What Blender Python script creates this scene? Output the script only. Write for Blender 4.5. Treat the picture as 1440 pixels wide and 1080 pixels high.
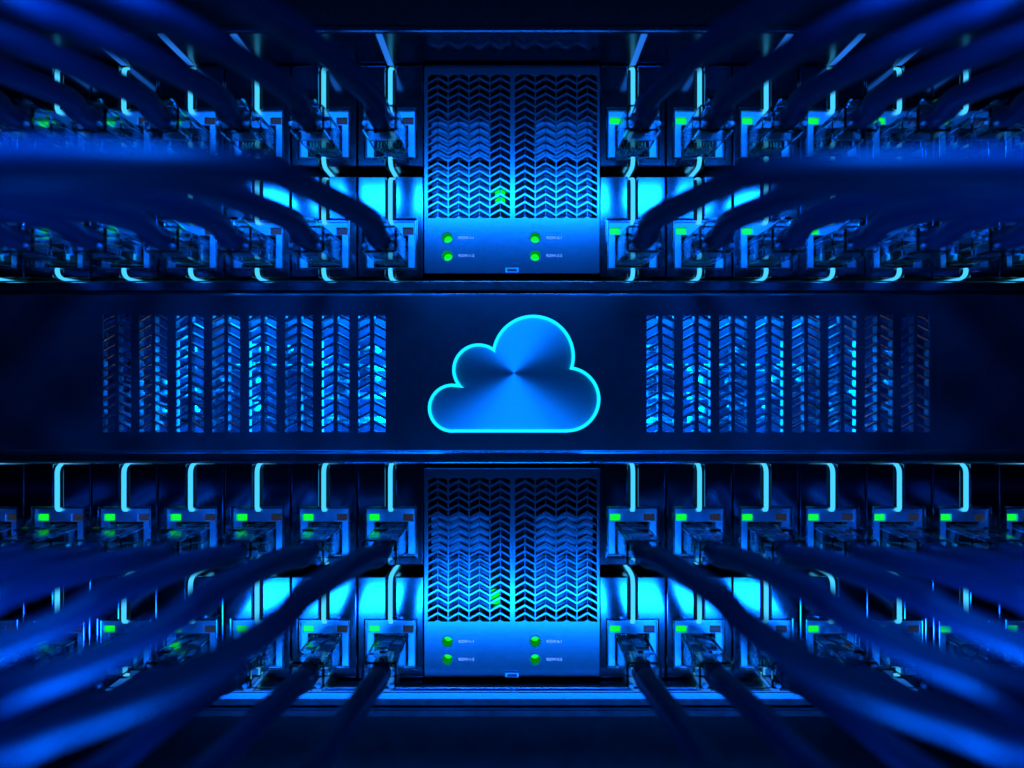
import bpy, bmesh, math, random
from mathutils import Vector, Matrix
random.seed(7)
for o in list(bpy.data.objects): bpy.data.objects.remove(o)
SC = bpy.context.scene
C = SC.collection
K = 0.0002            # metres per design unit (one jack is 69 units = 13.8 mm wide)
DC = 700              # camera distance in design units

# ---------------------------------------------------------------- camera, world, lights
cam_d = bpy.data.cameras.new('camera'); cam = bpy.data.objects.new('camera', cam_d); C.objects.link(cam)
cam.location = (0, -DC*K, 0); cam.rotation_euler = (math.radians(90), 0, 0)
cam_d.sensor_width = 36; cam_d.lens = 17.5
cam_d.clip_start = 0.002; cam_d.clip_end = 20
cam_d.dof.use_dof = True; cam_d.dof.focus_distance = (DC-14)*K; cam_d.dof.aperture_fstop = 2.6
SC.camera = cam
W = bpy.data.worlds.new('World'); SC.world = W; W.use_nodes = True
W.node_tree.nodes['Background'].inputs[0].default_value = (0.0, 0.02, 0.12, 1)
W.node_tree.nodes['Background'].inputs[1].default_value = 0.01
SC.view_settings.view_transform = 'Standard'
SC.view_settings.look = 'None'
SC.view_settings.exposure = 0.0
SC.view_settings.gamma = 1.0

def area(name, loc, target, sx, sy, power, col, spread=180):
    d = bpy.data.lights.new(name, 'AREA'); d.shape = 'RECTANGLE'
    d.size = sx*K; d.size_y = sy*K; d.energy = power; d.color = col; d.spread = math.radians(spread)
    o = bpy.data.objects.new(name, d); C.objects.link(o)
    o.location = Vector(loc)*K
    o.rotation_euler = (Vector(target)-Vector(loc)).to_track_quat('-Z', 'Y').to_euler()
    return o
area('key_light_upper', (0, -700, 520), (0, 0, 240), 1500, 60, 0.50, (0.002, 0.16, 1.0))
area('key_light_lower', (0, -700, -600), (0, 0, -290), 1500, 60, 0.54, (0.002, 0.16, 1.0))
for sd in (-1, 1):
    for zz in (-1, 1):
        area('side_light', (sd*330, -480, 380 if zz > 0 else -430), (sd*450, -335, 190 if zz > 0 else -235), 260, 60, 0.44 if zz > 0 else 0.24, (0.0, 0.12, 1.0), 80)
    for ix, ip in ((100, 0.14), (253, 0.02), (355, 0.018), (456, 0.022)):
        area('inner_light', (sd*ix, 18, -12), (sd*700, 18, -12), 20, 150, ip, (0.0, 0.24, 1.0))
    area('inner_top_light', (sd*310, 26, 98), (sd*310, 30, 0), 300, 20, 0.02, (0.0, 0.28, 1.0))
for zz in (-1, 1):
    for sd in (-1, 1):
        area('warm_edge_light', (sd*760, -420, -zz*1000), (sd*760, 0, zz*(140 if zz > 0 else 110)), 760, 40, 0.0008, (1.0, 0.88, 0.5), 16)

# ---------------------------------------------------------------- materials
def mat(name, base, metallic=0.0, rough=0.4, noise=0.0, nscale=900, bump=0.0, **kw):
    m = bpy.data.materials.new(name); m.use_nodes = True
    nt = m.node_tree; b = nt.nodes['Principled BSDF']
    b.inputs['Base Color'].default_value = (*base, 1)
    b.inputs['Metallic'].default_value = metallic
    b.inputs['Roughness'].default_value = rough
    for k, v in kw.items(): b.inputs[k].default_value = v
    if noise or bump:
        tc = nt.nodes.new('ShaderNodeTexCoord')
        n = nt.nodes.new('ShaderNodeTexNoise'); n.inputs['Scale'].default_value = nscale; n.inputs['Detail'].default_value = 4
        nt.links.new(tc.outputs['Object'], n.inputs['Vector'])
        if noise:
            r = nt.nodes.new('ShaderNodeMapRange')
            r.inputs['To Min'].default_value = max(0.02, rough-noise); r.inputs['To Max'].default_value = rough+noise
            nt.links.new(n.outputs['Fac'], r.inputs['Value']); nt.links.new(r.outputs[0], b.inputs['Roughness'])
        if bump:
            bp = nt.nodes.new('ShaderNodeBump'); bp.inputs['Strength'].default_value = bump; bp.inputs['Distance'].default_value = 0.00005
            nt.links.new(n.outputs['Fac'], bp.inputs['Height']); nt.links.new(bp.outputs[0], b.inputs['Normal'])
    return m
def emit(name, col, s, base=(0.02, 0.02, 0.02)):
    m = mat(name, base, 0, 0.3)
    b = m.node_tree.nodes['Principled BSDF']
    b.inputs['Emission Color'].default_value = (*col, 1); b.inputs['Emission Strength'].default_value = s
    return m
M = dict(
    face=mat('brushed_vent_metal', (0.33, 0.36, 0.40), 1, 0.20, 0.006, 300),
    panel=mat('dark_anodised_metal', (0.15, 0.17, 0.20), 1, 0.31, 0.025, 300, 0.03),
    housing=mat('glossy_module_metal', (0.34, 0.38, 0.42), 1, 0.12, 0.02, 300),
    jack=mat('satin_jack_metal', (0.72, 0.78, 0.84), 1, 0.41, 0.06, 1500, 0.2),
    black=mat('black_plastic', (0.002, 0.002, 0.0025), 0, 0.3, 0.08, 900, **{'Specular IOR Level': 0.25}),
    shelf=mat('dark_shelf_metal', (0.20, 0.22, 0.26), 1, 0.24, 0.06, 300),
    trim=mat('polished_trim_metal', (0.7, 0.72, 0.75), 1, 0.16, 0.04, 600),
    cable=mat('blue_cable_sheath', (0.0005, 0.0062, 0.018), 0, 0.50, 0.08, 1200, 0.15, **{'Specular IOR Level': 0.2}),
    glass=mat('clear_plug_plastic', (1.0, 1.0, 1.0), 0, 0.03, 0.02, 2500, 0.1, **{'Transmission Weight': 1.0, 'IOR': 1.42}),
    gold=mat('gold_contact', (0.85, 0.6, 0.25), 1, 0.2, 0.05, 900),
    copper=mat('wire_insulation', (0.25, 0.2, 0.12), 0, 0.4, 0.05, 900),
    comp=mat('component_metal', (0.5, 0.6, 0.7), 1, 0.28, 0.1, 700, 0.4),
    inner=mat('dark_inner_metal', (0.22, 0.25, 0.3), 1, 0.38, 0.03, 300),
    cover=mat('dark_cover_metal', (0.14, 0.15, 0.17), 1, 0.2, 0.02, 200),
    board=mat('circuit_board', (0.01, 0.05, 0.12), 0, 0.35, 0.1, 500, 0.2),
    text=emit('pale_print', (0.55, 0.8, 1.0), 0.35, (0.8, 0.85, 0.9)),
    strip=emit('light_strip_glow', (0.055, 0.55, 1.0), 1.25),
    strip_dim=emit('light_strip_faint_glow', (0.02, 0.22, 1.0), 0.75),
    rim=emit('emblem_rim_glow', (0.004, 0.78, 1.0), 1.1, (0.6, 0.7, 0.8)),
    led=emit('green_led', (0.004, 0.85, 0.004), 1.1),
    led_dim=emit('dim_amber_led', (0.10, 0.11, 0.0), 0.12),
    led_wire=emit('inner_green_glow', (0.0, 0.9, 0.02), 1.1),
)
# circularly brushed emblem
def brushed():
    m = mat('circular_brushed_metal', (0.5, 1.0, 1.0), 1, 0.54)
    nt = m.node_tree; b = nt.nodes['Principled BSDF']
    tc = nt.nodes.new('ShaderNodeTexCoord')
    t = nt.nodes.new('ShaderNodeVectorMath'); t.operation = 'MULTIPLY'; t.inputs[1].default_value = (1, 0, 1)
    t2 = nt.nodes.new('ShaderNodeVectorMath'); t2.operation = 'NORMALIZE'
    nt.links.new(tc.outputs['Object'], t.inputs[0]); nt.links.new(t.outputs[0], t2.inputs[0])
    nt.links.new(t2.outputs[0], b.inputs['Tangent'])
    b.inputs['Anisotropic'].default_value = 0.92
    return m
M['cloud'] = brushed()

# ---------------------------------------------------------------- helpers
def tag(o, label=None, cat=None, group=None, kind=None):
    if label: o['label'] = label
    if cat: o['category'] = cat
    if group: o['group'] = group
    if kind: o['kind'] = kind
    return o
def empty(name, loc):
    o = bpy.data.objects.new(name, None); C.objects.link(o); o.location = Vector(loc)*K
    o.empty_display_size = 0.005
    return o
class MB:
    def __init__(s): s.bm = bmesh.new()
    def box(s, x0, x1, y0, y1, z0, z1):
        vs = [s.bm.verts.new((x*K, y*K, z*K)) for x in (x0, x1) for y in (y0, y1) for z in (z0, z1)]
        for f in ((0,1,3,2), (4,6,7,5), (0,4,5,1), (2,3,7,6), (0,2,6,4), (1,5,7,3)):
            s.bm.faces.new([vs[i] for i in f])
        return s
    def sweep(s, pts, r, n=10, rect=None):
        """tube (or flat ribbon along x when rect) through pts"""
        pts = [Vector(p) for p in pts]; rings = []
        for i, p in enumerate(pts):
            t = (pts[min(i+1, len(pts)-1)] - pts[max(i-1, 0)]).normalized()
            if rect:
                a = Vector((1, 0, 0)); b = t.cross(a).normalized()
                w, h = rect
                ring = [p + a*sx*w + b*sy*h for sx, sy in ((-1,-.6), (-.8,-1), (.8,-1), (1,-.6), (1,.6), (.8,1), (-.8,1), (-1,.6))]
            else:
                if i == 0:
                    a = t.cross(Vector((0, 0, 1)) if abs(t.z) < .9 else Vector((1, 0, 0))).normalized()
                else:
                    a = (a - t*a.dot(t)).normalized()
                b = t.cross(a)
                ring = [p + a*r*math.cos(2*math.pi*j/n) + b*r*math.sin(2*math.pi*j/n) for j in range(n)]
            rings.append([s.bm.verts.new(v*K) for v in ring])
        for A, B in zip(rings, rings[1:]):
            for j in range(len(A)):
                s.bm.faces.new((A[j], A[(j+1) % len(A)], B[(j+1) % len(A)], B[j]))
        s.bm.faces.new(rings[0][::-1]); s.bm.faces.new(rings[-1])
        return s
    def build(s, name, m, parent=None, loc=(0,0,0), bevel=0, smooth=False, seg=2):
        bmesh.ops.recalc_face_normals(s.bm, faces=s.bm.faces)
        if bevel:
            bmesh.ops.bevel(s.bm, geom=list(s.bm.edges), offset=bevel*K, segments=seg, affect='EDGES', clamp_overlap=True)
        me = bpy.data.meshes.new(name); s.bm.to_mesh(me); s.bm.free()
        me.materials.append(m)
        if smooth:
            for p in me.polygons: p.use_smooth = True
        o = bpy.data.objects.new(name, me); C.objects.link(o); o.location = Vector(loc)*K
        if parent: o.parent = parent
        return o
def plate(name, m, loops, y0, y1, bev=1.0, parent=None, loc=(0,0,0), res=1):
    """plate in the x-z plane from y0 (front) to y1, made from outer and hole outlines"""
    cu = bpy.data.curves.new('tmp', 'CURVE'); cu.dimensions = '2D'; cu.fill_mode = 'BOTH'
    for lp in loops:
        sp = cu.splines.new('POLY'); sp.points.add(len(lp)-1)
        for p, (x, z) in zip(sp.points, lp): p.co = (x, z, 0, 1)
        sp.use_cyclic_u = True
    cu.bevel_depth = bev; cu.bevel_resolution = res; cu.offset = -bev
    cu.extrude = max(0.01, (y1-y0)/2 - bev)
    t = bpy.data.objects.new('tmp', cu); C.objects.link(t)
    bpy.context.view_layer.update()
    me = bpy.data.meshes.new_from_object(t.evaluated_get(bpy.context.evaluated_depsgraph_get()))
    bpy.data.objects.remove(t); bpy.data.curves.remove(cu)
    me.name = name
    mid = (y0+y1)/2
    me.transform(Matrix(((K,0,0,0), (0,0,-K,mid*K), (0,K,0,0), (0,0,0,1))))
    me.materials.clear(); me.materials.append(m)
    for p in me.polygons: p.use_smooth = False; p.material_index = 0
    o = bpy.data.objects.new(name, me); C.objects.link(o); o.location = Vector(loc)*K
    if parent: o.parent = parent
    return o
def rect(x0, x1, z0, z1): return [(x0, z0), (x1, z0), (x1, z1), (x0, z1)]
def circ(cx, cz, r, n=32): return [(cx+r*math.cos(2*math.pi*i/n), cz+r*math.sin(2*math.pi*i/n)) for i in range(n)]
def X(px): return px-720
def Z(py): return 540-py
def child_copy(o, parent):
    c = o.copy(); C.objects.link(c); c.parent = parent
    for ch in o.children: child_copy(ch, c)
    return c
def clip_poly(poly, zlo, zhi):
    def half(P, f):
        out = []
        for i in range(len(P)):
            a, b = P[i], P[(i+1) % len(P)]; fa, fb = f(a), f(b)
            if fa >= 0: out.append(a)
            if (fa >= 0) != (fb >= 0):
                t = fa/(fa-fb); out.append((a[0]+(b[0]-a[0])*t, a[1]+(b[1]-a[1])*t))
        return out
    P = half(poly, lambda p: p[1]-zlo)
    if len(P) > 2: P = half(P, lambda p: zhi-p[1])
    return P
def poly_area(P): return abs(sum(P[i][0]*P[(i+1) % len(P)][1]-P[(i+1) % len(P)][0]*P[i][1] for i in range(len(P))))/2
def slots(x0, x1, up, zlo, zhi, pitch, op, rise, phase=0):
    """sloped openings filling a half column; up=+1 rises to the right"""
    out = []; z = zlo - rise*2 - phase
    while z < zhi + rise*2:
        a, b = (z, z+rise) if up > 0 else (z+rise, z)
        P = clip_poly([(x0, a), (x1, b), (x1, b+op), (x0, a+op)], zlo, zhi)
        if len(P) > 2 and poly_area(P) > 8:
            Q = []
            for p in P:
                if not Q or (abs(p[0]-Q[-1][0])+abs(p[1]-Q[-1][1])) > .05: Q.append(p)
            out.append(Q)
        z += pitch
    return out

# ---------------------------------------------------------------- rack body
rack = empty('server_rack', (0, 0, 0))
tag(rack, 'black metal rack chassis holding the jack rows, vent boxes and emblem panel', 'rack')
b = MB(); b.box(-1300, 1300, 62, 90, -620, 620); b.build('back_plate', M['black'], rack)
# upper lip: underside runs back from the front edge to the first row
b = MB(); b.box(-1300, 1300, -64, 60, 450, 458); b.build('upper_lip', M['cover'], rack, bevel=3.4, seg=5)
b = MB(); b.box(-1300, 1300, -60, 60, 460, 900); b.build('upper_cover', M['black'], rack, bevel=2)
b = MB(); b.box(-1300, 1300, -28, 60, -426, -416)
for v in b.bm.verts:
    if v.co.y < 0 and v.co.z > -421*K: v.co.y += 1.0*K       # front edge leans back a little
b.build('lower_lip', M['shelf'], rack, bevel=1.6, seg=4)
b = MB(); b.box(-1300, 1300, -20, 60, -440, -425); b.box(-1300, 1300, -25, 60, -452, -441); b.build('lower_moulding', M['shelf'], rack, bevel=2)
b = MB(); b.sweep([(0, 42, -445), (0, 42, -455), (0, 42, -480)]+[(0, 42-(i*i)*0.28, -500-i*14) for i in range(0, 24)], 0, rect=(1300, 60)); b.build('lower_cover', M['cover'], rack, smooth=True)
# rails above and below the emblem panel
for z0, z1, y in ((130.5, 141.5, -7), (127, 129.5, -1), (-105.5, -97, -7), (-111, -107, -1)):
    b = MB(); b.box(-1300, 1300, y, 60, z0, z1); b.build('rail', M['trim'] if z1-z0 > 5 else M['shelf'], rack, bevel=1.0, seg=6)

for z, y in ((143.2, -5), (125.8, -3), (-94.6, -5), (-109.6, -6), (-413.8, -22)):  # thin beads added so edges catch a bright highlight line
    b = MB(); b.sweep([(-1300, y, z), (0, y, z), (1300, y, z)], 1.0, 14); b.build('highlight_bead', M['trim'], rack, smooth=True)
# ---------------------------------------------------------------- emblem panel
pan = empty('emblem_panel', (0, 0, 10))
tag(pan, 'dark blue metal faceplate with slanted vent slots and a glowing cloud emblem', 'server panel')
F = 0.983              # the faceplate stands 12 units proud
loops = [rect(-1250, 1250, Z(634)*F-10, Z(415)*F-10)]
for side in (-1, 1):
    for i in range(8):
        cx = (X(164.5)+51.2*i) if side < 0 else (X(1287)-51.2*i)
        cx *= F; zlo, zhi = Z(607.5)*F-10, Z(443.5)*F-10
        loops += slots(cx-18.7, cx-3.1, +1, zlo, zhi, 13.57, 9.5, 8.35, 3)
        loops += slots(cx+3.1, cx+18.7, -1, zlo, zhi, 13.57, 9.5, 8.35, 3)
plate('faceplate', M['panel'], loops, -12, -4, 0.9, pan, res=2)
b = MB(); b.box(-1250, 1250, 45, 58, -105, 114); b.build('circuit_board', M['board'], pan)
rnd = random.Random(3)
b = MB()
for side in (-1, 1):
    for i in range(9):
        cx = side*(200+i*44)+rnd.uniform(-8, 8)
        for (pz, h) in ((48, 12), (24, 9), (4, 12), (-16, 10), (-36, 12)):
            if rnd.random() < .6:
                z = pz+rnd.uniform(-3, 3)-8; w = rnd.uniform(7, 17); d = rnd.uniform(10, 24)
                MB().box(cx-w, cx+w, d, 44, z-h/2, z+h/2).build('component', M['comp'], pan, bevel=3, seg=3, smooth=True)
for side in (-1, 1):
    for pz in (14, -27, -62):
        b = MB(); b.sweep([(side*175, 22, pz), (side*300, 22, pz), (side*420, 24, pz), (side*500, 30, pz)], 5.5, 14); b.build('heat_pipe', M['comp'], pan, smooth=True)
# cloud
CIRC = [(750, 501, 58.5), (673, 520, 37.2), (636, 574, 34.5), (798, 561.5, 46.5)]
def cloud(ins, n=540):
    cs = [(X(a), Z(c), r-ins) for a, c, r in CIRC]
    rx0, rx1, rz0, rz1 = X(636), X(798), Z(608.3)+ins, Z(560)
    ox, oz = X(722), Z(556); pts = []
    for i in range(n):
        th = 2*math.pi*i/n; dx, dz = math.cos(th), math.sin(th); best = 0; r = 20.0
        while r < 140:
            x, z = ox+dx*r, oz+dz*r
            ins_ = any((x-a)**2+(z-c)**2 < R*R for a, c, R in cs) or (rx0 < x < rx1 and rz0 < z < rz1+14)
            if ins_: best = r
            r += 0.1
        pts.append((ox+dx*best, oz+dz*best))
    return [(x*0.977, z*0.977) for x, z in pts]
fx, fz = X(723)*0.977, Z(524.7)*0.977
co = [(x-fx, z-fz) for x, z in cloud(0)]; ci = [(x-fx, z-fz) for x, z in cloud(4.2)]
em = plate('cloud_emblem', M['cloud'], [[(x, z) for x, z in ci]], -14.5, -12.2, 0.1, pan, loc=(fx, 0, fz-10))
plate('glowing_rim', M['rim'], [co, ci], -17, -12.2, 1.6, em, loc=(0, 0, 0), res=2)

# ---------------------------------------------------------------- vent boxes
def textobj(name, s, x, z, y, size, parent):
    cu = bpy.data.curves.new('t', 'FONT'); cu.body = s; cu.size = size; cu.extrude = 0.15
    t = bpy.data.objects.new('t', cu); C.objects.link(t); bpy.context.view_layer.update()
    me = bpy.data.meshes.new_from_object(t.evaluated_get(bpy.context.evaluated_depsgraph_get()))
    bpy.data.objects.remove(t)
    me.transform(Matrix(((K,0,0,x*K), (0,0,-K,y*K), (0,K,0,z*K), (0,0,0,1))))
    me.materials.clear(); me.materials.append(M['text']); me.name = name
    o = bpy.data.objects.new(name, me); C.objects.link(o); o.parent = parent
    return o
def vent_box(top_py, label, glow):
    """top_py = height of the box's upper edge; 123 half wide, 292 high"""
    r = empty('vent_box', (0, 0, Z(top_py)))
    tag(r, label, 'vent box', 'vent boxes above and below the emblem panel')
    loops = [rect(-123, 123, -292, 0)]
    for g in (X(602.3), X(724.4)):
        for i in range(4):
            x0 = g+i*29.2
            loops += slots(x0, x0+13.2, +1, -214.5, -13.5, 10.85, 7.2, 7.4, 1)
            loops += slots(x0+14.2, x0+27.2, -1, -214.5, -13.5, 10.85, 7.2, 7.4, 1)
    leds = [(-90.5, -242.5), (-90.5, -267.5), (32.5, -242.5), (32.5, -267.5)]
    for lx, lz in leds: loops.append(circ(lx, lz, 7.6))
    plate('faceplate', M['face'], loops, -3, 3, 0.45, r, res=1)
    b = MB()
    b.box(-122, -119, 3.3, 58, -291, -1); b.box(119, 122, 3.3, 58, -291, -1)
    b.box(-118.8, 118.8, 3.3, 58, -3.5, -1); b.box(-118.8, 118.8, 3.3, 58, -291, -288)
    b.box(-118.8, 118.8, 46, 50, -287.8, -3.8)
    b.build('casing', M['black'], r)
    b = MB()
    for g in (-1, 1):
        for j, (za, zb) in enumerate(((-125, -70), (-212, -132))):
            xa, xb = (-116, -32) if g < 0 else (32, 116)
            b.box(xa, xb, 14+8*j, 40, za, zb)
    b.build('inner_block', M['inner'], r, bevel=2)
    for lx, lz in leds:
        b = MB(); b.sweep([(lx, 18, lz), (lx, 13, lz), (lx, 9, lz)], 6.3, 24)
        l = b.build('indicator_light', M['led'], r, bevel=0.4)
        plate('bezel', M['inner'], [circ(lx, lz, 8.4), circ(lx, lz, 7.3)], -3.9, 10, 0.4, l, res=2)
    for (lx, lz), s in zip(leds, ('ROW-1-1', 'ROW-1-2', 'ROW-2-1', 'ROW-2-2')):
        textobj('lettering', s, lx+15.5, lz-1.6, -3.4, 5.4, r)
    plate('latch_tab', M['jack'], [rect(-9.5, 9.5, -291.5, -284.5), rect(-6.5, 6.5, -289.8, -286.5)], -6, -3.2, 0.6, r)
    gx, gz = glow
    b = MB(); b.sweep([(gx, 12, gz-8), (gx, 12, gz), (gx, 12, gz+8)], 7, 12); b.build('inner_lamp', M['led_wire'], r)
    return r
vent_box(93, 'square blue perforated vent box above the cloud emblem with four green lights', (-17, -180))
vent_box(658, 'square blue perforated vent box below the cloud emblem with four green lights', (-24, -186))

# ---------------------------------------------------------------- jack modules (origin: top centre of the front face)
def make_module():
    r = empty('jack_module', (0, 0, 0))
    L = [(-46, 0), (-7, 0), (-7, -60.5), (-36.5, -60.5), (-36.5, -130.5), (-7, -130.5), (-7, -142), (-46, -142)]
    R = [(-x, z) for x, z in L]
    plate('housing', M['housing'], [L, R], 0, 58, 1.6, r, res=2)
    b = MB(); b.box(-44.5, 44.5, 20, 57, -140.5, -1.5); b.box(-6.8, 6.8, 7, 19.8, -59, -2); b.box(-6.8, 6.8, 7, 19.8, -140, -132)
    b.build('backing', M['black'], r)
    loops = [rect(-34.5, 34.5, -129, -62), rect(-24, 24, -127, -82), rect(-31.5, -16.5, -80.5, -71), rect(16.5, 31.5, -80.5, -71)]
    j = plate('jack', M['jack'], loops, 4, 16, 0.7, r, res=2)
    plate('jack_rim', M['trim'], [rect(-35.8, 35.8, -130, -61.2), rect(-33.6, 33.6, -127.8, -63.2)], 1.5, 6, 0.6, j)
    b = MB(); b.box(-31, -17, 5.5, 12, -80, -71.5); tag(b.build('indicator_light', M['led'], r, bevel=0.8), 'lit green indicator light')
    b = MB(); b.box(17, 31, 5.5, 12, -80, -71.5); tag(b.build('indicator_light', M['led_dim'], r, bevel=0.8), 'unlit dark amber indicator light')
    def arc(p0, corner, p1, n=7):
        return [tuple((1-t)**2*a+2*t*(1-t)*c+t*t*d for a, c, d in zip(p0, corner, p1)) for t in [i/n for i in range(n+1)]]
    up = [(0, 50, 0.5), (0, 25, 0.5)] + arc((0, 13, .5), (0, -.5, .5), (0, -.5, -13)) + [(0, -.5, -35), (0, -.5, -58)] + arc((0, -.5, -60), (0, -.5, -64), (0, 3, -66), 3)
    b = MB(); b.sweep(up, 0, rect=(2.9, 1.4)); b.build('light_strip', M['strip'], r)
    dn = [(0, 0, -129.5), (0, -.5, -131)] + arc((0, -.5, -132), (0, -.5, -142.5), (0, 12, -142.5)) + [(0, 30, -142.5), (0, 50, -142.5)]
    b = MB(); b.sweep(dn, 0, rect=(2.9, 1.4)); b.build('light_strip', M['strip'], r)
    return r
# plug (origin: centre of the jack opening, front face)
def make_plug_parts(parent):
    """plug built once round the origin, its parts parented to a plug mesh"""
    b = MB(); b.box(-22.5, 22.5, -60, 16, -18, 17)
    bmesh.ops.recalc_face_normals(b.bm, faces=b.bm.faces)
    bmesh.ops.bevel(b.bm, geom=list(b.bm.edges), offset=2.4*K, segments=2, affect='EDGES')
    old = set(b.bm.faces)
    for bx in ((-19.5, 19.5, -57, -34, -15, 14), (-19.5, 19.5, -31, -12, -15, 10)):
        c = MB(); c.box(*bx); bmesh.ops.recalc_face_normals(c.bm, faces=c.bm.faces)
        for f in list(c.bm.faces):
            b.bm.faces.new([b.bm.verts.new(v.co) for v in reversed(f.verts)])
        c.bm.free()
    bmesh.ops.remove_doubles(b.bm, verts=b.bm.verts, dist=0.00001)
    me = bpy.data.meshes.new('plug'); b.bm.to_mesh(me); b.bm.free(); me.materials.append(M['glass'])
    p = bpy.data.objects.new('plug', me); C.objects.link(p); p.parent = parent
    b = MB(); b.sweep([(0, 12, 17.5), (0, -4, 18), (0, -22, 22), (0, -44, 27), (0, -54, 27.5)], 0, rect=(8, 1.6)); b.build('latch', M['glass'], p)
    b = MB()
    for i in range(8): b.box(-15.5+i*4.2, -13.7+i*4.2, -8, 10, -15, -6)
    b.build('contacts', M['gold'], p)
    b = MB()
    for i in range(8): b.sweep([(-14.6+i*4.2, -6, -3), (-12+i*3.5, -18, -1), (-8+i*2.3, -32, 0), (-7+i*2, -42, 0)], 1.1, 6)
    b.build('wires', M['copper'], p, smooth=True)
    b = MB(); b.box(-20, -14, -66, -60, -13, -8); b.box(14, 20, -66, -60, -13, -8); b.box(-13, 13, -44, -30, 9, 15)
    b2 = MB(); b2.box(-16, 16, -33.5, -31.5, -14, -6); b2.box(-17, 17, -10, 14, 10.5, 12); b2.build('crimp_bar', M['jack'], p, bevel=0.4)
    b.build('strain_relief', M['comp'], p, bevel=1.2)
    return p
mod0 = make_module()
ROWS = [('top', 92, 'upper row above the cloud', 0), ('top', 248, 'lower row above the cloud', 1),
        ('bottom', 653, 'upper row below the cloud', 2), ('bottom', 811, 'lower row below the cloud', 3)]
ORD = ['first', 'second', 'third', 'fourth', 'fifth', 'sixth', 'seventh']
# cable routes: (image x, image y, distance from camera) of the innermost left cable; further ones run parallel
ROUTE = [
    [(522, 133, 600), (455, 73, 500), (389, 30, 440), (344, 2, 400), (280, -34, 370), (180, -64, 350), (0, -100, 340)],
    [(519, 309, 590), (455, 275, 500), (411, 255, 450), (367, 241, 420), (200, 236, 370), (0, 232, 350)],
    [(505, 789, 580), (433, 835, 480), (389, 878, 440), (300, 933, 400), (200, 978, 370), (100, 1013, 355), (0, 1043, 345)],
    [(528, 960, 610), (493, 1006, 540), (444, 1073, 470), (400, 1130, 420), (300, 1210, 380), (100, 1290, 350)],
]
DD = [13, 15, 13, 13]; DZ = [3, -3, 6, 2]
def catmull(P, n=8):
    P = [Vector(p) for p in P]; P = [2*P[0]-P[1]] + P + [2*P[-1]-P[-2]]; out = []
    for i in range(1, len(P)-2):
        for j in range(n):
            t = j/n
            out.append(0.5*((2*P[i]) + (P[i+1]-P[i-1])*t + (2*P[i-1]-5*P[i]+4*P[i+1]-P[i+2])*t*t + (3*P[i]-P[i-1]-3*P[i+1]+P[i+2])*t**3))
    out.append(P[-2]); return out
plug0 = None; first = True
rnd = random.Random(11)
for blk, top, rowname, ri in ROWS:
    for side in (-1, 1):
        for k in range(7):
            px = 549-93.6*k if side < 0 else 890+93.6*k
            x = X(px); zt = Z(top)
            sname = 'left' if side < 0 else 'right'
            if first: m = mod0
            else: m = child_copy(mod0, None)
            m.location = Vector((x, 0, zt))*K
            tag(m, f'metal jack module, {rowname}, {ORD[k]} to the {sname} of vent box', 'jack module', 'jack modules in the four rows')
            zc = zt-104.5
            cab = empty('network_cable', (x, 0, zc))
            tag(cab, f'blue cable in {rowname}, {ORD[k]} jack {sname} of vent box', 'cable', 'network cables plugged into the jacks')
            if first: plug0 = make_plug_parts(cab)
            else: child_copy(plug0, cab)
            first = False
            R = ROUTE[ri]; pts = [(0, -50, 0), (0, -60, 0), (side*0.5, -74, 0)]
            x0 = 549-720
            j1, j2 = rnd.uniform(-5, 5), rnd.uniform(-4, 4)
            for q, (ix, iy, d) in enumerate(R):
                t = q/(len(R)-1)
                wx = (ix-720)*d/DC-x0; wz = (540-iy)*d/DC-(Z(top)-104.5)
                dd = d+DD[ri]*k*t+j1*t
                pts.append((-side*wx if side > 0 else wx, dd-DC, wz+DZ[ri]*k*t+j2*t))
            lx, ly, lz = pts[-1]; px_, py_, pz_ = pts[-2]
            for e in (120, 420, 900):
                pts.append((lx+side*e, ly+e*0.06, lz+(lz-pz_)*e/90*0.6))
            b = MB(); b.sweep(catmull(pts), 13.8, 20)
            b.build('cable_sheath', M['cable'], cab, smooth=True)
# faint light strips carried over the upper and lower lip
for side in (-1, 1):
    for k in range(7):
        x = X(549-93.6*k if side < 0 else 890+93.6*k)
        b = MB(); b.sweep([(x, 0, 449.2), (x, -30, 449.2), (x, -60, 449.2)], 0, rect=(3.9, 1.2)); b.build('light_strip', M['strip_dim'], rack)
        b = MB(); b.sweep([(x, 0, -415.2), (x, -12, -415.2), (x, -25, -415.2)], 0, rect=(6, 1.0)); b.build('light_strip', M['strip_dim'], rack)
